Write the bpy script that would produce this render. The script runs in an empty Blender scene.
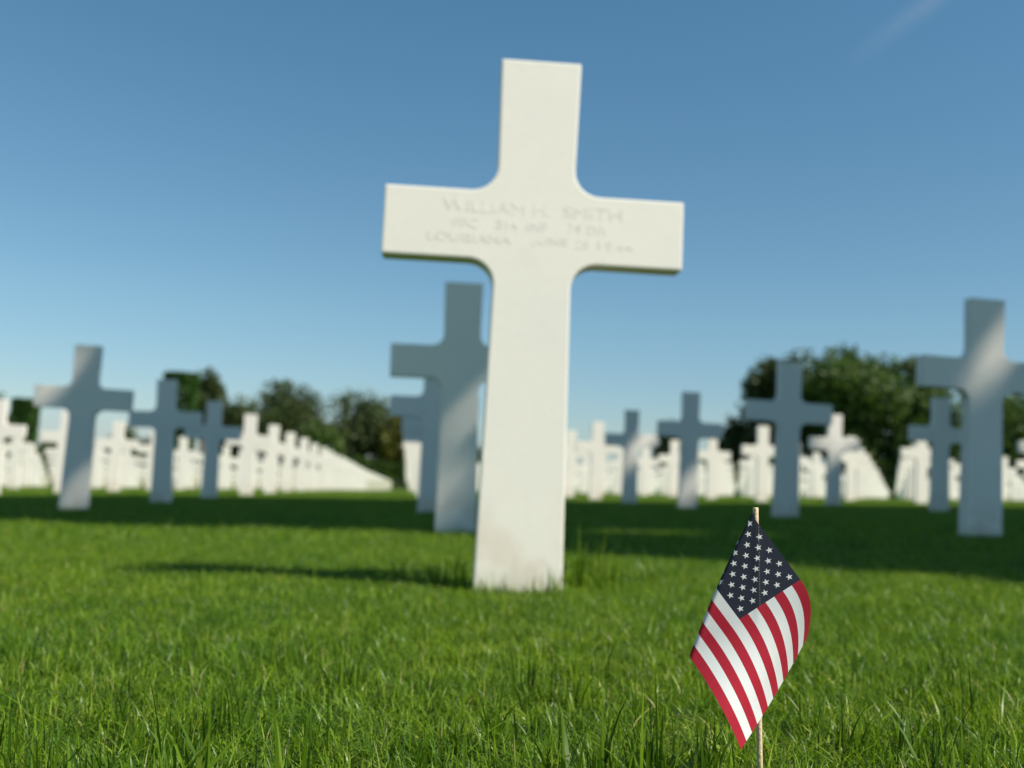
import bpy, bmesh, math, random
import numpy as np
from mathutils import Vector, Matrix

S = bpy.context.scene
COL = S.collection
R = math.radians
rng = np.random.default_rng(11)
random.seed(5)

# ------------------------------------------------------------------ camera
ROLL, PITCH, CAM_H, FPX = R(2.64), R(5.70), 0.197, 1000.0
c_f = np.array([0, math.cos(PITCH), math.sin(PITCH)])
c_u = np.array([0, -math.sin(PITCH), math.cos(PITCH)])
c_r = np.array([1.0, 0, 0])
CR = c_r * math.cos(ROLL) + c_u * math.sin(ROLL)
CU = c_u * math.cos(ROLL) - c_r * math.sin(ROLL)

def ray(px, py):
    return CR * (px - 512) + CU * (384 - py) + c_f * FPX

def at(px, py, Y):
    """point seen at pixel (px, py) at the distance Y"""
    d = ray(px, py)
    t = Y / d[1]
    return np.array([0, 0, CAM_H]) + d * t

def smooth(a, b, x):
    t = np.clip((x - a) / (b - a), 0, 1)
    return t * t * (3 - 2 * t)

def lawn_z(x, y):
    """level of the mown grass tips"""
    w = smooth(12, 55, y)
    near = 0.0322 * x
    far = 0.0302 * x - 0.0098 * np.sqrt(x * x + 16.0) - 0.0045 * y
    return near * (1 - w) + far * w

SOIL = 0.023

cam_d = bpy.data.cameras.new('camera')
cam = bpy.data.objects.new('camera', cam_d)
COL.objects.link(cam)
S.camera = cam
M = Matrix(((CR[0], CU[0], -c_f[0], 0), (CR[1], CU[1], -c_f[1], 0), (CR[2], CU[2], -c_f[2], CAM_H), (0, 0, 0, 1)))
cam.matrix_world = M
cam_d.sensor_width = 36
cam_d.lens = 36 * FPX / 1024
cam_d.clip_start = 0.02
cam_d.clip_end = 6000
cam_d.dof.use_dof = True
cam_d.dof.focus_distance = 0.715
cam_d.dof.aperture_fstop = 5.3
cam_d.dof.aperture_blades = 7

# ------------------------------------------------------------------ light
SUN_AZ = np.array([0.877, -0.480])
SUN_EL = R(49.6)
TX, TY = 0.877 / math.tan(SUN_EL), -0.480 / math.tan(SUN_EL)   # offset towards the sun per metre of height
W = bpy.data.worlds.new('World')
S.world = W
W.use_nodes = True
nt = W.node_tree
nt.nodes.clear()
def wn(t, **k):
    n = nt.nodes.new(t)
    for a, b in k.items():
        setattr(n, a, b)
    return n
sky = wn('ShaderNodeTexSky', sky_type='NISHITA', sun_disc=False)
sky.sun_elevation = SUN_EL
sky.sun_rotation = math.atan2(SUN_AZ[0], SUN_AZ[1])
sky.altitude = 0
sky.air_density = 1.0
sky.dust_density = 0.25
sky.ozone_density = 2.2
# a faint contrail high up on the right, laid out along directions of the sky
d1 = Vector(ray(835, 75)).normalized()
d2 = Vector(ray(945, -5)).normalized()
nrm = d1.cross(d2).normalized()
mid = (d1 + d2).normalized()
tan = nrm.cross(mid).normalized()
tc = wn('ShaderNodeTexCoord')
def dotv(v):
    n = wn('ShaderNodeVectorMath', operation='DOT_PRODUCT')
    n.inputs[1].default_value = v
    nt.links.new(tc.outputs['Generated'], n.inputs[0])
    return n.outputs['Value']
noi = wn('ShaderNodeTexNoise'); noi.inputs['Scale'].default_value = 9; noi.inputs['Detail'].default_value = 3
nt.links.new(tc.outputs['Generated'], noi.inputs['Vector'])
def mth(op, a, b=None, c=None):
    n = wn('ShaderNodeMath', operation=op)
    for i, v in enumerate((a, b, c)):
        if v is None: continue
        if isinstance(v, (int, float)): n.inputs[i].default_value = v
        else: nt.links.new(v, n.inputs[i])
    return n.outputs[0]
off = mth('ADD', dotv(nrm), mth('MULTIPLY', mth('SUBTRACT', noi.outputs['Fac'], 0.5), 0.02))
across = mth('MULTIPLY', mth('DIVIDE', off, 0.0085), mth('DIVIDE', off, 0.0085))
band = mth('POWER', 2.718, mth('MULTIPLY', across, -1.0))
al = dotv(tan)
if tan.dot(d2) < 0:
    al = mth('MULTIPLY', al, -1.0)
mr = wn('ShaderNodeMapRange', interpolation_type='SMOOTHSTEP')
nt.links.new(al, mr.inputs[0])
mr.inputs[1].default_value = -0.055; mr.inputs[2].default_value = 0.06
front = wn('ShaderNodeMapRange', interpolation_type='SMOOTHSTEP')
nt.links.new(dotv(mid), front.inputs[0]); front.inputs[1].default_value = 0.93; front.inputs[2].default_value = 0.97
fac = mth('MULTIPLY', mth('MULTIPLY', band, mr.outputs[0]), mth('MULTIPLY', front.outputs[0], 0.08))
mix = wn('ShaderNodeMix', data_type='RGBA')
nt.links.new(fac, mix.inputs['Factor'])
tc = wn('ShaderNodeTexCoord')
tint = wn('ShaderNodeMix', data_type='RGBA', blend_type='MULTIPLY')
tint.inputs['Factor'].default_value = 1

nt.links.new(sky.outputs[0], tint.inputs['A'])
sepg = wn('ShaderNodeSeparateXYZ'); nt.links.new(tc.outputs['Generated'], sepg.inputs[0])
rmp = wn('ShaderNodeValToRGB'); nt.links.new(sepg.outputs['Z'], rmp.inputs[0])
el = rmp.color_ramp.elements
el[0].position = 0.0; el[0].color = (.62, .68, .90, 1)
el[1].position = .45; el[1].color = (.75, 1.16, 1.15, 1)
for p_, c_ in ((.06, (.82, .93, .98, 1)), (.16, (.86, 1.07, 1.05, 1))):
    e_ = el.new(p_); e_.color = c_
nt.links.new(rmp.outputs[0], tint.inputs['B'])
nt.links.new(tint.outputs['Result'], mix.inputs['A'])
mix.inputs['B'].default_value = (7.5, 7.6, 7.8, 1)
bg = wn('ShaderNodeBackground')
SKY_STR = 0.068
bg.inputs['Strength'].default_value = SKY_STR
nt.links.new(mix.outputs['Result'], bg.inputs['Color'])
wo = wn('ShaderNodeOutputWorld')
nt.links.new(bg.outputs[0], wo.inputs['Surface'])

sd = bpy.data.lights.new('sun', 'SUN')
sd.energy = 5.0
sd.angle = R(0.53)
sd.color = (1.0, 0.945, 0.84)
sun = bpy.data.objects.new('sun', sd)
COL.objects.link(sun)
sv = Vector((TX, TY, 1)).normalized()
sun.rotation_euler = sv.to_track_quat('Z', 'Y').to_euler()
sun.location = sv * 40

S.view_settings.view_transform = 'Standard'
S.view_settings.look = 'None'
S.view_settings.exposure = 0.56
S.view_settings.gamma = 1
S.cycles.max_bounces = 7
S.cycles.transparent_max_bounces = 4
S.cycles.sample_clamp_indirect = 6
S.cycles.use_denoising = True

# ------------------------------------------------------------------ materials
class Mat:
    def __init__(s, name):
        s.m = bpy.data.materials.new(name)
        s.m.use_nodes = True
        s.t = s.m.node_tree
        s.t.nodes.clear()
        s.out = s.n('ShaderNodeOutputMaterial')
    def n(s, typ, ins=None, **k):
        n = s.t.nodes.new(typ)
        for a, b in k.items(): setattr(n, a, b)
        for a, b in (ins or {}).items():
            if isinstance(b, bpy.types.NodeSocket): s.t.links.new(b, n.inputs[a])
            else: n.inputs[a].default_value = b
        return n
    def ramp(s, fac, stops):
        n = s.n('ShaderNodeValToRGB', {'Fac': fac})
        e = n.color_ramp.elements
        while len(e) < len(stops): e.new(0.5)
        for k, (p, c) in enumerate(stops):
            e[k].position = p; e[k].color = (*c, 1)
        return n.outputs['Color']
    def mixc(s, f, a, b, mode='MIX'):
        n = s.n('ShaderNodeMix', data_type='RGBA', blend_type=mode)
        for i, v in ((0, f), (6, a), (7, b)):
            if isinstance(v, bpy.types.NodeSocket): s.t.links.new(v, n.inputs[i])
            else: n.inputs[i].default_value = v if not isinstance(v, tuple) or len(v) == 4 else (*v, 1)
        return n.outputs[2]
    def surf(s, sh):
        s.t.links.new(sh, s.out.inputs['Surface'])

def mat_marble():
    m = Mat('white_marble')
    tc = m.n('ShaderNodeTexCoord').outputs['Object']
    oi = m.n('ShaderNodeObjectInfo')
    v = m.n('ShaderNodeVectorMath', {0: tc, 1: oi.outputs['Location']}, operation='ADD').outputs[0]
    n1 = m.n('ShaderNodeTexNoise', {'Vector': v, 'Scale': 3.0, 'Detail': 5.0, 'Roughness': .6}).outputs['Fac']
    n2 = m.n('ShaderNodeTexNoise', {'Vector': v, 'Scale': 60.0, 'Detail': 4.0}).outputs['Fac']
    col = m.ramp(n1, [(.3, (.79, .75, .67)), (.55, (.84, .785, .68)), (.8, (.85, .81, .725))])
    col = m.mixc(m.n('ShaderNodeMath', {0: n2, 1: .12}, operation='MULTIPLY').outputs[0], col, (.55, .53, .45))
    # weathered, slightly stained foot of the stone
    sep = m.n('ShaderNodeSeparateXYZ', {0: tc})
    lowr = m.n('ShaderNodeMapRange', {0: sep.outputs['Z'], 1: .22, 2: -.02, 3: 0., 4: 1.}, interpolation_type='SMOOTHSTEP').outputs[0]
    st = m.n('ShaderNodeTexNoise', {'Vector': v, 'Scale': 9.0, 'Detail': 4.0, 'Roughness': .55}).outputs['Fac']
    stm = m.n('ShaderNodeMapRange', {0: st, 1: .36, 2: .62}, interpolation_type='SMOOTHSTEP').outputs[0]
    f = m.n('ShaderNodeMath', {0: lowr, 1: stm}, operation='MULTIPLY').outputs[0]
    f = m.n('ShaderNodeMath', {0: f, 1: .62}, operation='MULTIPLY').outputs[0]
    col = m.mixc(f, col, (.60, .46, .33))
    foot = m.n('ShaderNodeMapRange', {0: sep.outputs['Z'], 1: .05, 2: -.02, 3: 0., 4: .45}, interpolation_type='SMOOTHSTEP').outputs[0]
    col = m.mixc(foot, col, (.42, .43, .27))
    # faint grey veins and a tone of its own for every stone
    vn = m.n('ShaderNodeTexNoise', {'Vector': v, 'Scale': 5.5, 'Detail': 6.0, 'Roughness': .55, 'Distortion': 1.4}).outputs['Fac']
    va = m.n('ShaderNodeMath', {0: vn, 1: .5}, operation='SUBTRACT').outputs[0]
    va = m.n('ShaderNodeMath', {0: va}, operation='ABSOLUTE').outputs[0]
    vm = m.n('ShaderNodeMapRange', {0: va, 1: .0, 2: .022, 3: .05, 4: .0}, interpolation_type='SMOOTHSTEP').outputs[0]
    col = m.mixc(vm, col, (.47, .46, .43))
    rt = m.n('ShaderNodeMapRange', {0: oi.outputs['Random'], 1: 0., 2: 1., 3: .0, 4: .16}).outputs[0]
    col = m.mixc(rt, col, (.60, .60, .52))
    b = m.n('ShaderNodeBump', {'Height': n2, 'Strength': .12, 'Distance': .002})
    p = m.n('ShaderNodeBsdfPrincipled', {'Base Color': col, 'Roughness': .55, 'Normal': b.outputs[0]})
    p.inputs['Specular IOR Level'].default_value = .35
    m.surf(p.outputs[0])
    return m.m

def simple(name, col, rough=.7, bump=0, scale=40, var=.15):
    m = Mat(name)
    tc = m.n('ShaderNodeTexCoord').outputs['Object']
    n = m.n('ShaderNodeTexNoise', {'Vector': tc, 'Scale': scale, 'Detail': 4.0}).outputs['Fac']
    c = m.ramp(n, [(.3, tuple(x * (1 - var) for x in col)), (.7, tuple(min(1, x * (1 + var)) for x in col))])
    p = m.n('ShaderNodeBsdfPrincipled', {'Base Color': c, 'Roughness': rough})
    if bump:
        b = m.n('ShaderNodeBump', {'Height': n, 'Strength': bump, 'Distance': .01})
        m.t.links.new(b.outputs[0], p.inputs['Normal'])
    m.surf(p.outputs[0])
    return m.m

def mat_grass():
    m = Mat('grass_blades')
    a = m.n('ShaderNodeAttribute', attribute_name='tint')
    geo = m.n('ShaderNodeNewGeometry').outputs['Position']
    big = m.n('ShaderNodeTexNoise', {'Vector': geo, 'Scale': 1.3, 'Detail': 3.0}).outputs['Fac']
    mid = m.n('ShaderNodeTexNoise', {'Vector': geo, 'Scale': 9.0, 'Detail': 3.0}).outputs['Fac']
    c = m.mixc(m.n('ShaderNodeMapRange', {0: big, 1: .35, 2: .65, 3: .0, 4: .55}).outputs[0], a.outputs['Color'], (1.55, 1.28, .95), 'MULTIPLY')
    c = m.mixc(m.n('ShaderNodeMapRange', {0: mid, 1: .4, 2: .65, 3: .0, 4: .9}).outputs[0], c, (.60, .74, .75), 'MULTIPLY')
    p = m.n('ShaderNodeBsdfPrincipled', {'Base Color': c, 'Roughness': .40})
    p.inputs['Specular IOR Level'].default_value = .30
    tcol = m.mixc(1.0, c, (1.25, 1.25, .5), 'MULTIPLY')
    t = m.n('ShaderNodeBsdfTranslucent', {'Color': tcol})
    x = m.n('ShaderNodeMixShader', {0: .38, 1: p.outputs[0], 2: t.outputs[0]})
    m.surf(x.outputs[0])
    return m.m

def mat_ground():
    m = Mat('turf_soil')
    geo = m.n('ShaderNodeNewGeometry').outputs['Position']
    n1 = m.n('ShaderNodeTexNoise', {'Vector': geo, 'Scale': 30., 'Detail': 6.0}).outputs['Fac']
    n2 = m.n('ShaderNodeTexNoise', {'Vector': geo, 'Scale': .5, 'Detail': 5.0}).outputs['Fac']
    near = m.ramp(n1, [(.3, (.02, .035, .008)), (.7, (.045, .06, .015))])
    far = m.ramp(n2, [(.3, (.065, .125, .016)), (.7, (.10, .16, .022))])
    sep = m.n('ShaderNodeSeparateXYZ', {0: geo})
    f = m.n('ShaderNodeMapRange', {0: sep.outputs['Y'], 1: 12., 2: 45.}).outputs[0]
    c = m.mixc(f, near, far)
    b = m.n('ShaderNodeBump', {'Height': n1, 'Strength': .6, 'Distance': .03})
    p = m.n('ShaderNodeBsdfPrincipled', {'Base Color': c, 'Roughness': .9, 'Normal': b.outputs[0]})
    m.surf(p.outputs[0])
    return m.m

def mat_leaf(name, dark, light, trans=.3):
    m = Mat(name)
    a = m.n('ShaderNodeAttribute', attribute_name='tint').outputs['Fac']
    c = m.ramp(a, [(0., dark), (1., light)])
    p = m.n('ShaderNodeBsdfPrincipled', {'Base Color': c, 'Roughness': .55})
    p.inputs['Specular IOR Level'].default_value = .3
    t = m.n('ShaderNodeBsdfTranslucent', {'Color': c})
    m.surf(m.n('ShaderNodeMixShader', {0: trans, 1: p.outputs[0], 2: t.outputs[0]}).outputs[0])
    return m.m

def mat_cloth(name, col):
    m = Mat(name)
    uv = m.n('ShaderNodeUVMap').outputs[0]
    sep = m.n('ShaderNodeSeparateXYZ', {0: uv})
    def thread(s_):
        q = m.n('ShaderNodeMath', {0: s_, 1: 2 * math.pi * 2.2}, operation='MULTIPLY').outputs[0]
        return m.n('ShaderNodeMath', {0: q}, operation='SINE').outputs[0]
    h = m.n('ShaderNodeMath', {0: thread(sep.outputs['X']), 1: thread(sep.outputs['Y'])}, operation='ADD').outputs[0]
    n = m.n('ShaderNodeTexNoise', {'Vector': uv, 'Scale': 1.6, 'Detail': 5.0, 'Roughness': .7}).outputs['Fac']
    c = m.ramp(n, [(.3, tuple(x * .84 for x in col)), (.7, tuple(min(1, x * 1.1) for x in col))])
    b = m.n('ShaderNodeBump', {'Height': h, 'Strength': .25, 'Distance': .0001})
    p = m.n('ShaderNodeBsdfPrincipled', {'Base Color': c, 'Roughness': .8, 'Normal': b.outputs[0]})
    p.inputs['Specular IOR Level'].default_value = .2
    t = m.n('ShaderNodeBsdfTranslucent', {'Color': c})
    m.surf(m.n('ShaderNodeMixShader', {0: .22, 1: p.outputs[0], 2: t.outputs[0]}).outputs[0])
    return m.m

MARBLE = mat_marble()
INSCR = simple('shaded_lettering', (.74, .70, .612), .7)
GRASS = mat_grass()
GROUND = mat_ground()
WOOD = simple('pale_dowel_wood', (.62, .47, .28), .6, .2, 260, .12)
BARK = simple('bark', (.09, .07, .05), .9, .6, 6, .3)

# ------------------------------------------------------------------ helpers
def link(name, me, parent=None, mats=()):
    for m_ in mats:
        me.materials.append(m_)
    o = bpy.data.objects.new(name, me)
    COL.objects.link(o)
    if parent is not None:
        o.parent = parent
    return o

def bm_mesh(name, bm):
    me = bpy.data.meshes.new(name)
    bm.to_mesh(me); bm.free()
    return me

def tag(o, label, cat, group=None):
    o['label'] = label; o['category'] = cat
    if group: o['group'] = group
    return o

def np_mesh(name, verts, faces_flat, sizes, tint=None, tint3=None):
    """fast mesh from numpy arrays; tint: per-vertex scalar or rgb"""
    me = bpy.data.meshes.new(name)
    nv = len(verts)
    me.vertices.add(nv)
    me.vertices.foreach_set('co', np.asarray(verts, np.float32).ravel())
    me.loops.add(len(faces_flat))
    me.loops.foreach_set('vertex_index', np.asarray(faces_flat, np.int32))
    me.polygons.add(len(sizes))
    st = np.concatenate([[0], np.cumsum(sizes)[:-1]]).astype(np.int32)
    me.polygons.foreach_set('loop_start', st)
    me.update(calc_edges=True)
    me.validate()
    if tint is not None:
        a = me.attributes.new('tint', 'FLOAT_COLOR', 'POINT')
        if tint.ndim == 1:
            tint = np.repeat(tint[:, None], 3, 1)
        buf = np.ones((nv, 4), np.float32); buf[:, :3] = tint
        a.data.foreach_set('color', buf.ravel())
    return me

# ------------------------------------------------------------------ ground
def build_ground():
    ys = np.concatenate([np.linspace(-60, -2, 16), np.linspace(-1, 20, 43), np.linspace(21, 140, 60), np.geomspace(145, 2500, 26)])
    hx = np.concatenate([np.linspace(0, 12, 25), np.geomspace(13, 2500, 40)])
    xs = np.concatenate([-hx[::-1][:-1], hx])
    X, Y = np.meshgrid(xs, ys)
    far = np.sqrt(X ** 2 + Y ** 2)
    Z = lawn_z(np.clip(X, -250, 250), np.clip(Y, -60, 700)) - SOIL
    V = np.stack([X, Y, Z], -1).reshape(-1, 3)
    nx, ny = len(xs), len(ys)
    i, j = np.meshgrid(np.arange(nx - 1), np.arange(ny - 1))
    a = (j * nx + i).ravel()
    F = np.stack([a, a + 1, a + nx + 1, a + nx], 1)
    me = np_mesh('ground', V, F.ravel(), np.full(len(F), 4))
    me.polygons.foreach_set('use_smooth', np.ones(len(F), bool))
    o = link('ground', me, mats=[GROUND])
    o['kind'] = 'structure'
build_ground()

# ------------------------------------------------------------------ grass
def blades(n, size, hmin, hmax, width, lean, segs=3, seed=0, tall=0.0, spread=None, dark=1.0):
    g = np.random.default_rng(seed)
    if spread is None:
        bx = g.uniform(-size / 2, size / 2, n); by = g.uniform(-size / 2, size / 2, n)
    else:
        r_ = spread * np.sqrt(g.random(n)); a_ = g.uniform(0, 2 * math.pi, n)
        bx, by = r_ * np.cos(a_), r_ * np.sin(a_)
    h = g.uniform(hmin, hmax, n) * (1 + .15 * g.standard_normal(n))
    h = np.clip(h, hmin * .5, hmax * 1.3)
    if spread is None:                          # soft lumps that repeat cleanly over the patch edge
        q_ = 2 * math.pi / size; o_ = seed * 1.7
        lump = np.sin(3 * q_ * bx + o_) * np.sin(2 * q_ * by + o_) + .7 * np.sin(5 * q_ * by + 2 * o_ + 1.3 * np.sin(2 * q_ * bx)) * np.sin(4 * q_ * bx)
        lump = lump * np.cos(math.pi * bx / size) ** 2 * np.cos(math.pi * by / size) ** 2
        h = h * (1 + .26 * lump)
    if tall > 0:
        k = g.random(n) < tall
        h = np.where(k, h * g.uniform(1.25, 1.9, n), h)
    w = width * g.uniform(.6, 1.25, n)
    az = g.uniform(0, 2 * math.pi, n)            # lean direction
    ln = np.abs(g.standard_normal(n)) * lean * h
    ln = np.minimum(ln, h * 1.7)
    fa = az + math.pi / 2 + g.uniform(-.9, .9, n)  # blade width direction
    ts = np.linspace(0, 1, segs + 1)
    V = np.zeros((n, 2 * segs + 1, 3), np.float32)
    for k, t in enumerate(ts):
        cx = bx + np.cos(az) * ln * t ** 1.9
        cy = by + np.sin(az) * ln * t ** 1.9
        cz = h * (t - .24 * (ln / h) * t ** 2.5)
        ww = w * (1 - t ** 2.2) * (.75 + .5 * t * (1 - t) * 2) * .5
        if k < segs:
            V[:, 2 * k] = np.stack([cx - np.cos(fa) * ww, cy - np.sin(fa) * ww, cz], 1)
            V[:, 2 * k + 1] = np.stack([cx + np.cos(fa) * ww, cy + np.sin(fa) * ww, cz], 1)
        else:
            V[:, 2 * k] = np.stack([cx, cy, cz], 1)
    nvb = 2 * segs + 1
    base = (np.arange(n) * nvb)[:, None]
    fl = []
    for k in range(segs - 1):
        fl.append(base + np.array([2 * k, 2 * k + 1, 2 * k + 3, 2 * k + 2]))
    quads = np.concatenate(fl, 0) if fl else np.zeros((0, 4), int)
    tri = base + np.array([2 * segs - 2, 2 * segs - 1, 2 * segs])
    flat = np.concatenate([quads.ravel(), tri.ravel()])
    sizes = np.concatenate([np.full(len(quads), 4), np.full(len(tri), 3)])
    u = g.random(n)[:, None]; q = g.random(n)
    ca = np.array([.045, .115, .008]); cb = np.array([.175, .295, .013])
    c = (ca * (1 - u) + cb * u)
    c = np.where((q < .12)[:, None], np.array([.24, .34, .035]), c)
    if spread is None: c = np.where((q > .975)[:, None], np.array([.34, .33, .12]), c)
    c = np.where(((q > .88) & (q < .93))[:, None], np.array([.035, .085, .016]), c)
    c = c * dark
    tv = np.repeat(c[:, None, :], nvb, 1)
    # slightly darker tint at the base of the blade
    tv[:, :2] *= np.array([.9, .85, .8])
    return np_mesh('turf_patch', V.reshape(-1, 3), flat, sizes, tv.reshape(-1, 3))

def scatter(name, variants, pts, label):
    """pts: list of (x, y, z, rot, scale_xy, scale_z)"""
    vc = bpy.data.collections.new(name + '_variants')
    for me in variants:
        me.materials.append(GRASS)
        me.polygons.foreach_set('use_smooth', np.ones(len(me.polygons), bool))
        o = bpy.data.objects.new('turf_patch', me)
        vc.objects.link(o)
    pts = np.array(pts, np.float32)
    me = bpy.data.meshes.new(name)
    me.vertices.add(len(pts))
    me.vertices.foreach_set('co', pts[:, :3].ravel())
    eul = []
    for p_ in pts:                              # every patch lies along the slope of the ground
        sx = float(lawn_z(p_[0] + .3, p_[1]) - lawn_z(p_[0] - .3, p_[1])) / .6
        sy = float(lawn_z(p_[0], p_[1] + .3) - lawn_z(p_[0], p_[1] - .3)) / .6
        tilt = Vector((0, 0, 1)).rotation_difference(Vector((-sx, -sy, 1)).normalized()).to_matrix()
        eul.append((tilt @ Matrix.Rotation(float(p_[3]), 3, 'Z')).to_euler('XYZ')[:])
    a = me.attributes.new('rot', 'FLOAT_VECTOR', 'POINT'); a.data.foreach_set('vector', np.array(eul, np.float32).ravel())
    a = me.attributes.new('scl', 'FLOAT_VECTOR', 'POINT')
    a.data.foreach_set('vector', np.stack([pts[:, 4], pts[:, 4], pts[:, 5]], 1).astype(np.float32).ravel())
    a = me.attributes.new('pick', 'INT', 'POINT'); a.data.foreach_set('value', rng.integers(0, len(variants), len(pts)).astype(np.int32))
    o = link(name, me, mats=[GRASS])
    ng = bpy.data.node_groups.new(name + '_nodes', 'GeometryNodeTree')
    ng.interface.new_socket('Geometry', in_out='INPUT', socket_type='NodeSocketGeometry')
    ng.interface.new_socket('Geometry', in_out='OUTPUT', socket_type='NodeSocketGeometry')
    N = ng.nodes.new; L = ng.links.new
    gi, go = N('NodeGroupInput'), N('NodeGroupOutput')
    iop = N('GeometryNodeInstanceOnPoints')
    ci = N('GeometryNodeCollectionInfo'); ci.inputs['Collection'].default_value = vc
    ci.inputs['Separate Children'].default_value = True; ci.inputs['Reset Children'].default_value = True
    def attr(nm, ty):
        n = N('GeometryNodeInputNamedAttribute'); n.data_type = ty; n.inputs['Name'].default_value = nm
        return n.outputs['Attribute']
    L(gi.outputs[0], iop.inputs['Points'])
    L(ci.outputs[0], iop.inputs['Instance'])
    iop.inputs['Pick Instance'].default_value = True
    L(attr('pick', 'INT'), iop.inputs['Instance Index'])
    L(attr('rot', 'FLOAT_VECTOR'), iop.inputs['Rotation'])
    L(attr('scl', 'FLOAT_VECTOR'), iop.inputs['Scale'])
    L(iop.outputs[0], go.inputs[0])
    md = o.modifiers.new('scatter', 'NODES'); md.node_group = ng
    tag(o, label, 'grass'); o['kind'] = 'stuff'
    return o

def tiles(size, y0, y1, xm, k=.62):
    out = []
    for j in range(int(math.ceil((y1 - y0) / size))):
        y = y0 + (j + .5) * size
        hw = k * (y + size) + xm
        n = int(math.ceil(hw / size))
        for i in range(-n, n + 1):
            x = i * size
            out.append((x, y, float(lawn_z(x, y)) - SOIL, (random.randrange(4)) * math.pi / 2, 1.03, random.uniform(.96, 1.05)))
    return out
scatter('lawn_grass', [blades(12000, .4, .013, .029, .0017, .95, 4, 100 + k, .012) for k in range(6)],
        tiles(.4, .2, 3.4, .5), 'mown green grass blades of the near lawn around the little flag')
scatter('lawn_grass', [blades(11000, 1.0, .014, .036, .0036, .7, 3, 200 + k, .01) for k in range(4)],
        tiles(1.0, 3.4, 15.4, 1.2), 'mown green grass between the shaded middle rows of crosses')
scatter('lawn_grass', [blades(9000, 4.0, .022, .05, .014, .5, 2, 300 + k) for k in range(3)],
        tiles(4.0, 15.4, 67.4, 5), 'bright mown grass under the far sunlit rows of crosses')
# longer dark tufts the mower left, near the camera and at the foot of the first cross
tp = []
def tuft(x, y, s=1.0):
    tp.append((x, y, float(lawn_z(x, y)) - SOIL, random.uniform(0, 6.28), s, s * random.uniform(.85, 1.15)))
for k in range(70):
    y = random.uniform(.52, 1.25)
    tuft(random.uniform(-.56, .56) * y, y, random.uniform(.5, .85))
for (px, yy, s) in [(655, .66, 1.1), (640, .70, 1.05), (610, .66, 1.1), (690, .64, 1.1), (590, .68, 1.), (670, .76, .9), (720, .60, 1.),
                    (215, .70, 1.05), (330, .66, 1.0), (250, .85, 1.05), (350, .8, 1.05), (190, .62, 1.), (90, .66, 1.), (30, .7, 1.), (960, .72, 1.0), (1000, .64, 1.)]:
    tuft((px - 512) / 1000 * yy, yy, s)
for (x, y, s) in [(.155, 2.06, 1.35), (.175, 2.10, 1.6), (.150, 2.14, 2.1), (.20, 2.0, 1.1), (-.085, 2.0, 1.15), (-.12, 2.05, 1.2), (.24, 2.12, 1.1), (-.16, 2.1, 1.1),
                  (.0, 1.92, .85), (.06, 1.915, .9), (.10, 1.92, 1.), (-.04, 1.92, .8), (.31, 2.2, 1.), (-.22, 2.2, 1.)]:
    tuft(x, y, s)
scatter('long_grass', [blades(26, 0, .045, .075, .0030, .42, 5, 400 + k, 0, .022, .8) for k in range(6)], tp,
        'longer dark grass tufts sticking up out of the mown lawn')

# ------------------------------------------------------------------ crosses
T = 0.060
def cross_outline():
    # (x, z) half profile of the stone, foot to head; fillets in the four inner corners
    hb, h1, h2, ht = .087, .0775, .078, .0815
    zb, a0, a1, zt, aw, rf = -.16, .640, .780, 1.056, .302, .052
    right = [(hb, zb), (hb - .0006, .0)]
    def fil(cx, cz, s0, s1, n=8):
        return [(cx + rf * math.cos(s0 + (s1 - s0) * k / n), cz + rf * math.sin(s0 + (s1 - s0) * k / n)) for k in range(n + 1)]
    right += fil(h1 + rf, a0 - rf, math.pi, math.pi / 2)
    right += [(aw, a0), (aw, a1)]
    right += fil(h2 + rf, a1 + rf, -math.pi / 2, -math.pi)
    right += [(ht, zt)]
    left = [(-x, z) for x, z in right[::-1]]
    return right + left

def cross_bm(bevel=True):
    bm = bmesh.new()
    o = cross_outline()
    f = [bm.verts.new((x, -T / 2, z)) for x, z in o]
    b = [bm.verts.new((x, T / 2, z)) for x, z in o]
    n = len(o)
    bm.faces.new(f)
    bm.faces.new(b[::-1])
    for i in range(n):
        j = (i + 1) % n
        bm.faces.new((f[j], f[i], b[i], b[j]))
    bmesh.ops.recalc_face_normals(bm, faces=bm.faces)
    for q in bm.faces: q.smooth = len(q.verts) == 4
    if bevel:
        ed = [e for e in bm.edges if len(e.link_faces) == 2 and e.link_faces[0].normal.angle(e.link_faces[1].normal) > .9]
        bmesh.ops.bevel(bm, geom=ed, offset=.0035, segments=2, affect='EDGES', profile=.6)
    return bm

cross_me = bm_mesh('marble_cross', cross_bm())
cross_me.materials.append(MARBLE)
cross_me.set_sharp_from_angle(angle=R(18))
for q in cross_me.polygons: q.use_smooth = abs(q.normal.y) < .02

PSI = 5.676
cu = np.array([math.cos(R(PSI)), math.sin(R(PSI))])
cv = np.array([-math.sin(R(PSI)), math.cos(R(PSI))])
O2 = .2235 * cu + 1.952 * cv
def lattice(i, j):
    return O2 + cu * 2.335 * i + cv * 2.317 * j

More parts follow.
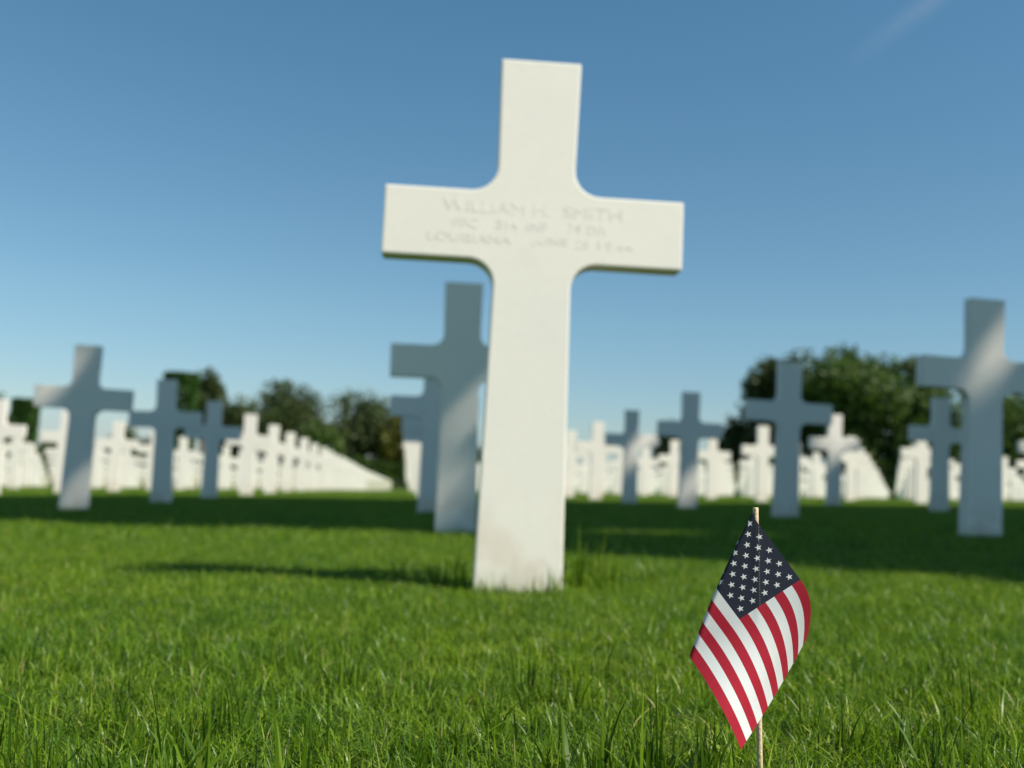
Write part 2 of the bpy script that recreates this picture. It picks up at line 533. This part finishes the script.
# the crosses of the first five rows, measured one by one: column, row, foot in px, lean, turn
G_SHADE = 'crosses of the shaded middle rows'
HERO = {
    (0, 0): (517.0, 0.0, 1.2, 'large sunlit white marble cross with a name carved on its arms, nearest of all', None),
    (0, 1): (455, -.8, 0, 'shaded grey-blue cross half hidden behind the left edge of the big front cross', G_SHADE),
    (0, 2): (430, -.6, 0, 'blue-shaded cross showing only its left half, second behind the big cross', G_SHADE),
    (0, 3): (417, 0, 0, 'shaded cross nearly hidden, third in line behind the big front cross', G_SHADE),
    (0, 4): (409, 0, 0, 'shaded cross hidden fourth in line behind the big front cross', G_SHADE),
    (-1, 2): (73.5, .5, 1., 'shaded cross at far left with a sunlit left arm tip and pale foot', G_SHADE),
    (-1, 3): (161, -1.5, 0, 'blue-shaded cross on the left in front of a square-topped clipped tree', G_SHADE),
    (-1, 4): (209, -.7, 0, 'small blue-shaded cross on the left, beside the descending row of white crosses', G_SHADE),
    (1, 1): (980, 1.2, 0, 'large shaded cross at right edge with a bright sun patch across its middle', G_SHADE),
    (1, 2): (785, .8, 0, 'evenly blue-shaded cross in front of the round green trees, just above the flag', G_SHADE),
    (1, 3): (687, .4, 0, 'slim grey-shaded cross with a paler foot, upper left of the flag', G_SHADE),
    (1, 4): (629, 0, 0, 'small shaded cross right of the big front cross with a sunlit right arm', G_SHADE),
    (2, 3): (939, .8, 0, 'blue-shaded cross just left of the large sun-patched cross at the right edge', G_SHADE),
    (2, 4): (833, .4, 0, 'small shaded cross with a sunlit top and left arm, before the right trees', G_SHADE),
    (-2, 4): (-9, 0, 0, 'bright sunlit white cross cut by the left edge of the picture', None),
    (3, 4): (1043, 0, 0, 'shaded cross cut by the right edge of the picture', G_SHADE),
}
def ground_x(px, Y):
    """x at distance Y whose lawn point is seen in pixel column px"""
    x = 0.
    for _ in range(8):
        p = np.array([x, Y, float(lawn_z(x, Y)) - CAM_H])
        q = 512 + FPX * (p @ CR) / (p @ c_f)
        x += (px - q) / FPX * Y
    return x

FOOT = {}
for (i, j), (px, lean, turn, lab, grp) in HERO.items():
    X, Y = lattice(i, j) + cv * (T / 2)
    Y += {(0, 2): .22, (-2, 4): .4, (1, 1): -.07, (-1, 2): .10, (0, 1): -.03}.get((i, j), 0.)
    if (i, j) not in ((0, 3), (0, 4)):
        X = ground_x(px, Y)
    FOOT[(i, j)] = (X, Y)
    o = link('marble_cross', cross_me)
    z = float(lawn_z(X, Y))
    o.location = (X, Y, z)
    o.rotation_euler = (R(random.uniform(-.2, .2)), R(lean), R(PSI + turn - (3.0 if (i, j) == (0, 0) else 0)))
    tag(o, lab, 'grave cross', grp)
    if (i, j) == (0, 0):
        hero = o
        o.rotation_euler = (0, R(.06), R(3.3))

# raised lettering on the nearest cross; its darker colour paints the shade of cutting
def word_mesh(txt, x0, x1, z, cap):
    c = bpy.data.curves.new('lettering', 'FONT')
    c.body = txt; c.size = 1; c.extrude = .006; c.resolution_u = 3
    ob = bpy.data.objects.new('lettering', c)
    COL.objects.link(ob)
    dg = bpy.context.evaluated_depsgraph_get()
    me = bpy.data.meshes.new_from_object(ob.evaluated_get(dg))
    bpy.data.objects.remove(ob); bpy.data.curves.remove(c)
    co = np.zeros(len(me.vertices) * 3, np.float32); me.vertices.foreach_get('co', co); co = co.reshape(-1, 3)
    a, b = co[:, 0].min(), co[:, 0].max(); c0, c1 = co[:, 1].min(), co[:, 1].max()
    X = x0 + (co[:, 0] - a) / (b - a) * (x1 - x0)
    Z = z - cap / 2 + (co[:, 1] - c0) / (c1 - c0) * cap
    Y = -T / 2 - .0003 - co[:, 2] * .02
    co = np.stack([X, Y, Z], 1).astype(np.float32)
    me.vertices.foreach_set('co', co.ravel()); me.update()
    return me
def pxx(q): return ((420 + q / 4.267) - 538.5) / 503
bm = bmesh.new()
for txt, q0, q1, z, cap in [('WILLIAM', 110, 460, .746, .0235), ('H.', 500, 575, .746, .0235), ('SMITH', 625, 885, .746, .0235),
                            ('PFC', 155, 260, .711, .0175), ('314', 340, 435, .711, .0175), ('INF', 475, 560, .711, .0175), ('79', 650, 710, .711, .0175), ('DIV', 735, 830, .711, .0175),
                            ('LOUISIANA', 50, 410, .681, .0185), ('JUNE', 500, 650, .681, .0185), ('28', 685, 745, .681, .0185), ('1944', 785, 940, .681, .0185)]:
    w_ = word_mesh(txt, pxx(q0), pxx(q1), z, cap)
    bm.from_mesh(w_); bpy.data.meshes.remove(w_)
ins = link('inscription', bm_mesh('inscription', bm), hero, [INSCR])

# the sunlit rows behind: every stone that can be told from its neighbours is its own object
cands = []
for j in range(5, 56):
    for i in range(-32, 34):
        p = lattice(i, j)
        if p[1] < 6 or abs(p[0]) > .56 * p[1] + 1.2: continue
        cands.append((p[1], i, j, p))
for (i, j) in [(-2, 4), (3, 3), (-2, 3), (-1, 1), (2, 2), (2, 1), (-1, 0), (1, 0)]:
    pass
cands.sort(key=lambda c: c[0])
N_IND = 300 - len(HERO)
side = lambda p: p[0] / p[1]
seen = {}
for n, (d, i, j, p) in enumerate(cands[:N_IND]):
    X, Y = p[0] + random.uniform(-.015, .015), p[1] + random.uniform(-.02, .02)
    o = link('marble_cross', cross_me)
    o.location = (X, Y, float(lawn_z(X, Y)) + random.uniform(-.012, .012))
    o.rotation_euler = (R(random.uniform(-.4, .4)), R(random.uniform(-.4, .4)), R(PSI + random.uniform(-1, 1)))
    qx = 512 + FPX * X / Y
    ORD = ['second', 'third', 'fourth', 'fifth', 'sixth', 'seventh']
    own = {(-2, 5): 'sunlit white cross half hidden behind the shaft of the far left shaded cross',
           (-1, 5): 'nearest and tallest sunlit cross of the row descending left of the big front cross',
           (1, 5): 'sunlit white cross directly left of the small shaded cross with lit right arm',
           (2, 5): 'sunlit white cross touching the left side of the evenly blue-shaded cross above the flag',
           (3, 5): 'sunlit white cross mostly hidden behind the blue-shaded cross near the right edge'}
    if (i, j) in own:
        tag(o, own[(i, j)], 'grave cross', 'foremost sunlit crosses')
    elif i == -1 and 6 <= j <= 11:
        tag(o, ORD[j - 6] + ' sunlit cross of the white row descending towards the big front cross', 'grave cross', 'row descending left of the big front cross')
    elif qx < 385:
        tag(o, 'sunlit white marble cross in the dense field of rows left of the big front cross', 'grave cross', 'sunlit crosses left of the big front cross')
    elif qx < 740:
        tag(o, 'sunlit white marble cross in the dense rows between the big front cross and the flag', 'grave cross', 'sunlit crosses in the middle of the field')
    else:
        tag(o, 'sunlit white marble cross in the dense rows in front of the right hand trees', 'grave cross', 'sunlit crosses in front of the right trees')
# all the rest, tiny and far
lo = cross_outline()
lo = [lo[0], lo[2], lo[6], lo[10], lo[11], lo[12], lo[13], lo[17], lo[21], lo[22]]
lo = lo + [(-x, z) for x, z in lo[::-1]]
nl = len(lo)
VV, FF, SS = [], [], []
th = R(PSI); base = 0
Lx = np.array([x for x, z in lo]); Lz = np.array([z for x, z in lo])
for d, i, j, p in cands[N_IND:]:
    zz = float(lawn_z(p[0], p[1]))
    for sy in (-T / 2, T / 2):
        VV.append(np.stack([p[0] + Lx * math.cos(th) - sy * math.sin(th), p[1] + Lx * math.sin(th) + sy * math.cos(th), zz + Lz], 1))
    FF += [base + k for k in range(nl)]; SS.append(nl)
    FF += [base + nl + k for k in range(nl)][::-1]; SS.append(nl)
    for k in range(nl):
        q = (k + 1) % nl
        FF += [base + q, base + k, base + nl + k, base + nl + q]; SS.append(4)
    base += 2 * nl
me = np_mesh('distant_crosses', np.concatenate(VV), FF, SS)
me.polygons.foreach_set('use_smooth', np.zeros(len(me.polygons), bool))
o = link('distant_crosses', me, mats=[MARBLE])
tag(o, 'mass of tiny white crosses at the far end of the cemetery rows', 'grave crosses'); o['kind'] = 'stuff'

# ------------------------------------------------------------------ trees
LEAVES = {
    'olive': mat_leaf('olive_foliage', (.022, .038, .010), (.095, .13, .034), .28),
    'green': mat_leaf('green_foliage', (.025, .055, .010), (.115, .19, .030), .35),
    'pale': mat_leaf('pale_foliage', (.05, .08, .03), (.13, .17, .06), .35),
    'clipped': mat_leaf('clipped_foliage', (.02, .06, .008), (.05, .12, .015), .25),
    'yellow_lit': mat_leaf('yellow_lit_foliage', (.06, .07, .01), (.16, .16, .02), .3),  # yellow tones paint sunlight into the leaf colour
}
def leaf_mesh(name, pts, size, g, out=None, stretch=1.4):
    """quads of about `size` centred on pts, facing roughly outwards"""
    n = len(pts)
    nr = g.standard_normal((n, 3))
    if out is not None: nr = nr * .8 + out
    nr /= np.linalg.norm(nr, axis=1)[:, None]
    t = np.cross(nr, g.standard_normal((n, 3))); t /= np.linalg.norm(t, axis=1)[:, None] + 1e-9
    b = np.cross(nr, t)
    s = size * g.uniform(.6, 1.3, n)[:, None]
    V = np.stack([pts - t * s * stretch * .5, pts + b * s * .5 + nr * s * .12, pts + t * s * stretch * .5, pts - b * s * .5 + nr * s * .12], 1).reshape(-1, 3)
    F = np.arange(4 * n)
    tint = np.repeat(np.clip(g.normal(.45, .28, n), 0, 1), 4)
    return np_mesh(name, V, F, np.full(n, 4), tint)

def limb(bm, a, b, ra, rb, n=8):
    a, b = Vector(a), Vector(b)
    d = (b - a).normalized()
    q = d.to_track_quat('Z', 'Y')
    r0 = [bm.verts.new(a + q @ Vector((ra * math.cos(2 * math.pi * k / n), ra * math.sin(2 * math.pi * k / n), 0))) for k in range(n)]
    r1 = [bm.verts.new(b + q @ Vector((rb * math.cos(2 * math.pi * k / n), rb * math.sin(2 * math.pi * k / n), 0))) for k in range(n)]
    for k in range(n):
        bm.faces.new((r0[k], r0[(k + 1) % n], r1[(k + 1) % n], r1[k]))
    bm.faces.new(r1)

def trunk_mesh(h_trunk, h_crown, r, crown_r, g, nl=7):
    bm = bmesh.new()
    limb(bm, (0, 0, -.3), (0, 0, .15), r * 1.5, r * 1.1, 12)
    limb(bm, (0, 0, .15), (.05 * r, 0, h_trunk), r * 1.1, r * .75, 12)
    limb(bm, (.05 * r, 0, h_trunk), (0, 0, h_trunk + (h_crown - h_trunk) * .75), r * .75, r * .15, 10)
    for k in range(nl):
        z0 = h_trunk + (h_crown - h_trunk) * (.02 + .5 * k / nl)
        a_ = k * 2.4 + g.uniform(-.4, .4)
        L_ = crown_r * g.uniform(.55, .85)
        p1 = (math.cos(a_) * L_ * .5, math.sin(a_) * L_ * .5, z0 + L_ * .35)
        limb(bm, (0, 0, z0), p1, r * .42, r * .25, 7)
        limb(bm, p1, (math.cos(a_ + .2) * L_, math.sin(a_ + .2) * L_, z0 + L_ * .8), r * .25, r * .06, 6)
    return bm_mesh('trunk', bm)

def crown_pts(rx, ry, rz, n, g, nb=34, tight=.30):
    """leaves on lumps spread through an ellipsoid, leaving gaps between the lumps"""
    c = g.standard_normal((nb, 3)); c /= np.linalg.norm(c, axis=1)[:, None]
    c *= (g.random(nb)[:, None] ** .45) * .80
    c[:, 2] = np.where(c[:, 2] < -.55, -.55 + g.random(nb) * .3, c[:, 2])
    rad = g.uniform(.6, 1.25, nb) * tight
    k = g.integers(0, nb, n)
    d = g.standard_normal((n, 3)); d /= np.linalg.norm(d, axis=1)[:, None]
    rr = g.random(n)[:, None] ** .4
    p = c[k] + d * rr * rad[k][:, None]
    return p * np.array([rx, ry, rz]), d

def tree(px, wpx, top, D, kind, label, seed, low=.12, name='broadleaf_tree', n=7000, group=None, leafsz=.46, tight=.38, nb=48):
    g = np.random.default_rng(seed)
    x = float(at(px, 485, D)[0]); z0 = float(lawn_z(x, D)) - SOIL
    H = float(at(px, top, D)[2]) - z0
    w = wpx / FPX * D / 2
    t = bpy.data.objects.new(name, None); COL.objects.link(t)
    t.location = (x, D, z0)
    tag(t, label, 'tree', group)
    zc = H * (low + 1) / 2; rz = H * (1 - low) / 2
    pts, d = crown_pts(w * 1.02, w * 1.0, rz * .93, n, g, nb, tight)
    pts = pts + np.array([0, 0, zc])
    pts = pts[pts[:, 2] > .15]; 
    me = leaf_mesh('crown', pts, leafsz, g)
    link('crown', me, t, [LEAVES[kind]])
    link('trunk', trunk_mesh(max(.6, H * low * 1.2), H, max(.12, H * .022), w, g), t, [BARK])
    return t

TG = 'trees beyond the cemetery rows'
tree(199, 46, 363, 146, 'olive', 'dark tree with a small round top, tallest of the left hand trees', 1, .48, 'pine_tree', 4500, TG, .4)
tree(230, 62, 390, 150, 'olive', 'low dark tree between the small-topped tree and the two round trees on the left', 2, .1, n=5000, group=TG)
tree(282, 100, 380, 143, 'olive', 'round dark olive tree right of the small blue-shaded cross', 3, .08, n=9000, group=TG)
tree(352, 104, 388, 147, 'olive', 'round dark tree standing above the low end of the descending white row', 4, .06, n=9000, group=TG)
tree(394, 44, 402, 141, 'yellow_lit', 'tree with sunlight painted into yellowish foliage, left of the half hidden shaded cross', 5, .06, n=5000, group=TG)
tree(316, 60, 418, 140, 'green', 'low green bush filling the gap between the two round dark left trees', 6, .0, n=3000, group=TG)
tree(128, 52, 424, 150, 'olive', 'low dark tree seen under the arm of the far left shaded cross', 7, .05, n=4000, group=TG)
tree(-20, 56, 388, 150, 'olive', 'dark tree cut by the left edge of the picture', 8, .1, n=5000, group=TG)
tree(60, 60, 436, 152, 'olive', 'low dark tree behind the lit arm tip of the far left cross', 9, .05, n=4000, group=TG)
tree(470, 90, 440, 150, 'olive', 'low dark tree hidden behind the big front cross', 10, .05, n=4000, group=TG)
tree(672, 42, 416, 130, 'olive', 'small dark tree behind the slim grey-shaded cross', 11, .05, n=3500, group=TG)
tree(735, 52, 412, 122, 'olive', 'small dark tree at the left foot of the big right hand trees', 12, .02, n=4500, group=TG)
tree(784, 104, 343, 118, 'olive', 'tall dark round tree on the left of the big right hand group', 13, .05, n=12000, group=TG)
tree(846, 116, 340, 112, 'green', 'broad green tree in the middle of the big right hand group', 14, .04, n=14000, group=TG)
tree(908, 70, 337, 116, 'pale', 'thin pale green tree top on the right of the big right hand group', 15, .3, n=4200, group=TG, tight=.24, nb=26)
tree(922, 96, 372, 110, 'green', 'green tree behind the blue-shaded cross near the right edge', 16, .03, n=10000, group=TG)
tree(1010, 110, 388, 112, 'green', 'dark green tree showing under the right arm of the sun-patched cross', 17, .02, n=10000, group=TG)

# clipped hedges closing the plots
def hedge(p0, p1, D, h, label, seed):
    g = np.random.default_rng(seed)
    x0, x1 = float(at(p0, 485, D)[0]), float(at(p1, 485, D)[0])
    xm = (x0 + x1) / 2; z0 = float(lawn_z(xm, D)) - SOIL
    t = bpy.data.objects.new('hedge', None); COL.objects.link(t); t.location = (xm, D, z0)
    tag(t, label, 'hedge', 'hedges behind the last rows')
    n = int((x1 - x0) * 420)
    x = g.uniform(x0, x1, n) - xm
    hh = h * (1 + .10 * np.sin(x * .7 + seed) + .06 * np.sin(x * 2.1))
    z = hh * g.random(n) ** .8; y = g.uniform(-.8, .8, n) * (1 - .25 * z / hh)
    zz = np.array([float(lawn_z(a + xm, D)) for a in x]) - SOIL - z0
    link('foliage', leaf_mesh('foliage', np.stack([x, y, z + zz], 1), .34, g), t, [LEAVES['green']])
hedge(-40, 150, 139, 4., 'low dark hedge behind the far white rows at the left edge', 51)
hedge(230, 480, 139, 4., 'low dark hedge at the foot of the round dark trees on the left', 52)
hedge(700, 1060, 108, 4., 'low dark hedge at the foot of the big green trees on the right', 53)

# two clipped, square-topped trees standing among the rows
def clipped_tree(px, wpx, top, D, label, seed):
    g = np.random.default_rng(seed)
    x = float(at(px, 485, D)[0]); z0 = float(lawn_z(x, D)) - SOIL
    H = float(at(px, top, D)[2]) - z0
    w = wpx / FPX * D / 2
    t = bpy.data.objects.new('clipped_tree', None); COL.objects.link(t); t.location = (x, D, z0)
    tag(t, label, 'tree', 'clipped trees among the rows')
    n = 5200
    a_ = g.uniform(0, 2 * math.pi, n)
    r_ = w * (1 - .18 * g.random(n) ** 2) * (1 + .03 * np.sin(a_ * 5))
    z = g.uniform(.9, H, n)
    topm = g.random(n) < .22
    r_ = np.where(topm, w * np.sqrt(g.random(n)), r_); z = np.where(topm, H - .12 * g.random(n), z)
    pts = np.stack([r_ * np.cos(a_), r_ * np.sin(a_), z], 1)
    link('crown', leaf_mesh('crown', pts, .26, g), t, [LEAVES['clipped']])
    link('trunk', trunk_mesh(1.2, H * .9, .11, w * .6, g), t, [BARK])
clipped_tree(173, 32, 374, 62, 'square-topped bright green clipped tree behind a blue-shaded cross on the left', 31)
clipped_tree(18, 24, 400, 66, 'square-topped clipped tree among white crosses at the left edge', 32)

# tall unseen trees at right; crowns cut to the shade wanted on middle rows
near_edge = np.array([(-30, 8), (-12, 5.6), (-6.5, 4.9), (-2.3, 4.62), (-1.5, 4.35), (-.86, 4.24), (-.35, 4.2), (-.02, 4.1), (.14, 3.1), (.25, 2.86), (.5, 2.80), (.75, 2.70),
                      (.95, 2.44), (1.18, 2.3), (3, 1.7), (6, .8), (30, -4)])
def fg(i, j, z, dx=0.):
    X, Y = FOOT[(i, j)]
    z = z + float(lawn_z(X, Y))
    return (X + dx * cu[0] - TX * z, Y + dx * cu[1] - TY * z)
holes = [(*fg(1, 1, .98, .08), .07), (*fg(1, 1, .88, .05), .09), (*fg(1, 1, .76, .0), .12), (*fg(1, 1, .70, -.14), .08), (*fg(1, 1, .62, -.02), .08),
         (*fg(0, 1, .50, .03), .09), (*fg(0, 1, .42, -.02), .10), (*fg(0, 1, .10, -.06), .06),
         (*fg(-1, 2, .71, -.27), .15), (*fg(-1, 2, .04), .13), (*fg(-1, 2, .20), .08),
         (*fg(2, 4, .95), .16), (*fg(2, 4, .75, -.15), .16), (*fg(1, 4, .71, .2), .17), (*fg(1, 4, .4, .0), .10), (*fg(1, 3, .12), .15),
         (.7, 4.45, .16), (1.1, 4.3, .12), (.42, 4.5, .10), (2.6, 5.4, .10), (-2, 7.4, .12), (-.9, 9.5, .14), (3.6, 7.9, .15)]
g = np.random.default_rng(77)
crowns = [((5.4, 3.0, 13.6), (4.4, 5.0, 3.2)), ((10.4, 2.6, 13.2), (4.4, 5.0, 3.2)), ((15.2, 1.3, 13.6), (4.6, 5.2, 3.4)), ((11.5, -2.6, 11.6), (4.8, 3.4, 2.6)), ((1.2, 5.2, 15.5), (3.6, 4.4, 2.6)), ((17.5, 5.0, 13.4), (4.8, 4.2, 3.0))]
slabels = ['tall tree with a wide high crown standing just outside the right edge of the picture',
           'second tall tree outside the right edge, its crown over the lawn',
           'third tall tree farthest outside the right edge of the picture',
           'tall tree outside the right edge nearest to the camera',
           'tall slender tree outside the right edge leaning its crown over the rows',
           'tall tree outside the right edge added for its shade, farthest back of the shading trees']
trunks = [(6.6, 2.6), (10.4, 2.6), (15.2, 1.3), (11.5, -2.6), (5.4, 4.6), (17.5, 5.0)]
for k, (cc, rr) in enumerate(crowns):
    n = 26000
    d = g.standard_normal((n, 3)); d /= np.linalg.norm(d, axis=1)[:, None]
    p = d * (g.random(n)[:, None] ** .38) * np.array(rr) + np.array(cc)
    gx = p[:, 0] - TX * p[:, 2]; gy = p[:, 1] - TY * p[:, 2]
    wob = .07 * np.sin(gx * 5.1) + .05 * np.sin(gx * 11.3 + 1)
    ne = np.interp(gx, near_edge[:, 0], near_edge[:, 1])
    fe = 11.95 - 2.4 * smooth(-4.4, -5.4, gx)
    ok = (gy > ne + .10 + wob + g.normal(0, .04, n) + (gx > .2) * np.abs(g.normal(0, .13, n))) & (gy < fe + 2 * wob + g.normal(0, .1, n))
    for (hx, hy, hr) in holes:  # leaves removed so sun patches land on chosen crosses and grass
        ok &= ((gx - hx) ** 2 + (gy - hy) ** 2) > (hr + .04) ** 2
    ok &= ~((gx > .25) & (gy > 3.85) & (gy < 4.5) & (g.random(n) < .72))
    p = p[ok]
    z0 = float(lawn_z(*trunks[k])) - SOIL
    t = bpy.data.objects.new('shade_tree', None); COL.objects.link(t); t.location = (*trunks[k], z0)
    tag(t, slabels[k], 'tree')
    link('crown', leaf_mesh('crown', p - np.array([*trunks[k], z0]), .26, g, stretch=1.2), t, [LEAVES['green']])
    tm = trunk_mesh(8.2, cc[2], .24, 1.6, g)
    link('trunk', tm, t, [BARK])

# ------------------------------------------------------------------ the little flag
FD = 0.715                                # distance of the stick
SC = FD / FPX                             # metres per pixel there
Ux, Uy = .598, .801                       # image direction along the fly
Vx, Vy = -.872, .566                      # image direction down the hoist
P0 = np.array([740.5, 499.6])
HOIST, FLY = 130.0, 200.0
apex = np.array([753.0, 511.0]); low = np.array([687.5, 660.5])
fd = (low - apex) / np.linalg.norm(low - apex)
fn = np.array([-fd[1], fd[0]])            # towards the left/outside or inside
if fn[0] < 0: fn = -fn                    # inwards = to the right
def cloth_pos(u, v):
    """material (u, v) in px units -> image x, image y, depth in px (positive = away)"""
    # ---- front sheet
    if u <= 100:
        P = P0 + np.array([Ux, Uy]) * u + np.array([Vx, Vy]) * v
        w = 0.
    else:
        s = (u - 100) / 100.
        A = P0 + np.array([Ux, Uy]) * 100 + np.array([Vx, Vy]) * v
        k = v / HOIST
        E = np.array([807.5, 637.0]) * (1 - k) + np.array([741.0, 749.5]) * k
        E = E + np.array([1.5, .8]) * math.sin(math.pi * k)
        T0 = np.array([Ux, Uy]) * (92 * (1 - k) + 104 * k) * (.78 + .22 * k)
        T1 = np.array([-12., 62.]) * (1 - k) + np.array([36., 92.]) * k
        h00 = 2 * s ** 3 - 3 * s ** 2 + 1; h10 = s ** 3 - 2 * s ** 2 + s
        h01 = -2 * s ** 3 + 3 * s ** 2; h11 = s ** 3 - s ** 2
        P = A * h00 + T0 * h10 + E * h01 + T1 * h11
        w = (66 * (1 - k) ** 1.1 + 4) * s ** 2.1 - 30 * smooth(0, 1, s * 1.3) * k ** .8
    # ---- roll over the left fold
    d = float((P - apex) @ fn); along = float((P - apex) @ fd)
    Rr = 1.5 + max(0, along) * .050 * (1 - .55 * min(1., max(0., along) / 161.))
    shift = Rr * (math.pi / 2 - 1)
    dd = d + shift                         # arc length measured from the silhouette
    sil = apex + fd * along - fn * 2.6 * math.sin(math.pi * min(1., max(0., along / 161.)))
    dd += 2.6 * math.sin(math.pi * min(1., max(0., along / 161.)))
    if dd < Rr * math.pi / 2:
        if dd > -Rr * math.pi / 2:
            ph = dd / Rr
            P2 = sil + fn * Rr * (1 - math.cos(ph)); w2 = Rr - Rr * math.sin(ph)
        else:
            # behind: the sheet runs back to the stick
            uf = min(100., 17 + 83 * v / 132.) 
            q = min(1., (-dd - Rr * math.pi / 2) / max(6., (uf * .80)))
            st = np.array([756.8 + (v - 0) * .016, 514.0 + v * .99])
            a_ = sil + fn * Rr
            P2 = a_ * (1 - q) + st * q
            w2 = 2 * Rr * (1 - q) + (5. ) * q + 2.
        P, w = P2, w2 + w
    else:
        # the stick pushes a soft ridge into the canton
        sx = 756.2 + (P[1] - 510) * .016
        if P[1] < 640:
            w -= .6 * math.exp(-((P[0] - sx) / 4.2) ** 2) * (1 - smooth(600, 640, P[1]))
        w += 1.6 * math.sin((P[0] - 700) * .045 + (P[1] - 500) * .02) * smooth(540, 640, P[1])
    return P[0], P[1], w

def cloth_world(u, v, lift=0.):
    x, y, w = cloth_pos(u, v)
    return at(x, y, FD - .0045 + (w) * SC)

NU, NV = 100, 65
bm = bmesh.new()
uvl = bm.loops.layers.uv.new('UVMap')
grid = [[bm.verts.new(cloth_world(FLY * i / NU, HOIST * j / NV)) for i in range(NU + 1)] for j in range(NV + 1)]
for j in range(NV):
    for i in range(NU):
        f = bm.faces.new((grid[j][i], grid[j + 1][i], grid[j + 1][i + 1], grid[j][i + 1]))
        st = j // 5
        if i < NU // 2 and st < 7: f.material_index = 2
        else: f.material_index = 0 if st % 2 == 0 else 1
        f.smooth = True
        for lp, (a_, b_) in zip(f.loops, ((i, j), (i, j + 1), (i + 1, j + 1), (i + 1, j))):
            lp[uvl].uv = (a_ * FLY / NU, b_ * HOIST / NV)
# fifty stars, printed on both faces of the cloth
def star(cu_, cv_, r):
    pts = []
    for k in range(10):
        a_ = math.pi / 5 * k - math.pi / 2
        q = r if k % 2 == 0 else r * .40
        pts.append((cu_ + q * math.cos(a_), cv_ + q * math.sin(a_)))
    ctr = np.array(cloth_world(cu_, cv_))
    e1 = np.array(cloth_world(cu_ + 1.5, cv_)) - np.array(cloth_world(cu_ - 1.5, cv_))
    e2 = np.array(cloth_world(cu_, cv_ + 1.5)) - np.array(cloth_world(cu_, cv_ - 1.5))
    nn = np.cross(e1, e2); nn /= np.linalg.norm(nn)
    for s in (1, -1):
        c0 = bm.verts.new(ctr + nn * s * .00022)
        vs = [bm.verts.new(np.array(cloth_world(a_, b_)) + nn * s * .00018) for a_, b_ in pts]
        for k in range(10):
            f = bm.faces.new((c0, vs[k], vs[(k + 1) % 10])); f.material_index = 1; f.smooth = True
            for lp in f.loops: lp[uvl].uv = (cu_ + lp.vert.co.x * 700, cv_ + lp.vert.co.z * 700)
for r_ in range(9):
    for c_ in range(6 if r_ % 2 == 0 else 5):
        cu_ = 100 / 12 * (1 + 2 * c_ + (0 if r_ % 2 == 0 else 1)); cv_ = 7.0 * (r_ + 1)
        star(cu_, cv_, 3.55)
# the stitched line of the sleeve that shows over the stick
bs = bmesh.new()
Ai = np.linalg.inv(np.array([[Ux, Vx], [Uy, Vy]]))
yy = 521.
while yy < 606:
    q_ = []
    for dx, dy in ((-.38, 0), (-.38, 1.5), (.38, 1.5), (.38, 0)):
        uv_ = Ai @ (np.array([758.4 + (yy - 510) * .016 + dx, yy + dy]) - P0)
        x_, y_, w_ = cloth_pos(*uv_)
        q_.append(bs.verts.new(at(x_, y_, FD - .0045 + w_ * SC - .00022)))
    bs.faces.new(q_)
    yy += random.uniform(2.5, 3.2)
RED = mat_cloth('red_cotton', (.43, .018, .038)); WHT = mat_cloth('white_cotton', (.80, .80, .78)); BLU = mat_cloth('navy_cotton', (.026, .030, .048))
fx, fy, fz = at(759.5, 762, FD)
fx = float(fx); gz = float(lawn_z(fx, FD)) - SOIL
flag = bpy.data.objects.new('small_flag', None); COL.objects.link(flag); flag.location = (fx, FD, gz)
tag(flag, 'small red, white and blue stars and stripes flag on a wooden stick in the grass', 'flag')
me = bm_mesh('cloth', bm)
cl = link('cloth', me, flag, [RED, WHT, BLU])
cl.location = (-fx, -FD, -gz)
sts = link('stitching', bm_mesh('stitching', bs), cl, [simple('tan_thread', (.17, .12, .10), .8)])
bm = bmesh.new()
topp = at(755.6, 507.5, FD); botp = at(759.8, 765, FD)
dirv = (botp - topp) / np.linalg.norm(botp - topp)
rs = 2.75 * SC
segs = 24; prev = None
Lst = float(np.linalg.norm(botp - topp)) + .05
dq = Vector(dirv).to_track_quat('Z', 'Y')
prof = [(0., .0), (0., rs * .9), (.0006, rs)] + [(Lst * k / 10, rs) for k in range(1, 11)]
rings = []
for (l_, r_) in prof:
    c = Vector(topp + dirv * l_)
    rings.append([bm.verts.new(c + dq @ Vector((max(r_, 1e-6) * math.cos(2 * math.pi * k / segs), max(r_, 1e-6) * math.sin(2 * math.pi * k / segs), 0))) for k in range(segs)])
for a_, b_ in zip(rings[:-1], rings[1:]):
    for k in range(segs):
        f = bm.faces.new((a_[k], b_[k], b_[(k + 1) % segs], a_[(k + 1) % segs])); f.smooth = True
bmesh.ops.recalc_face_normals(bm, faces=bm.faces)
st = link('stick', bm_mesh('stick', bm), flag, [WOOD])
st.location = (-fx, -FD, -gz)
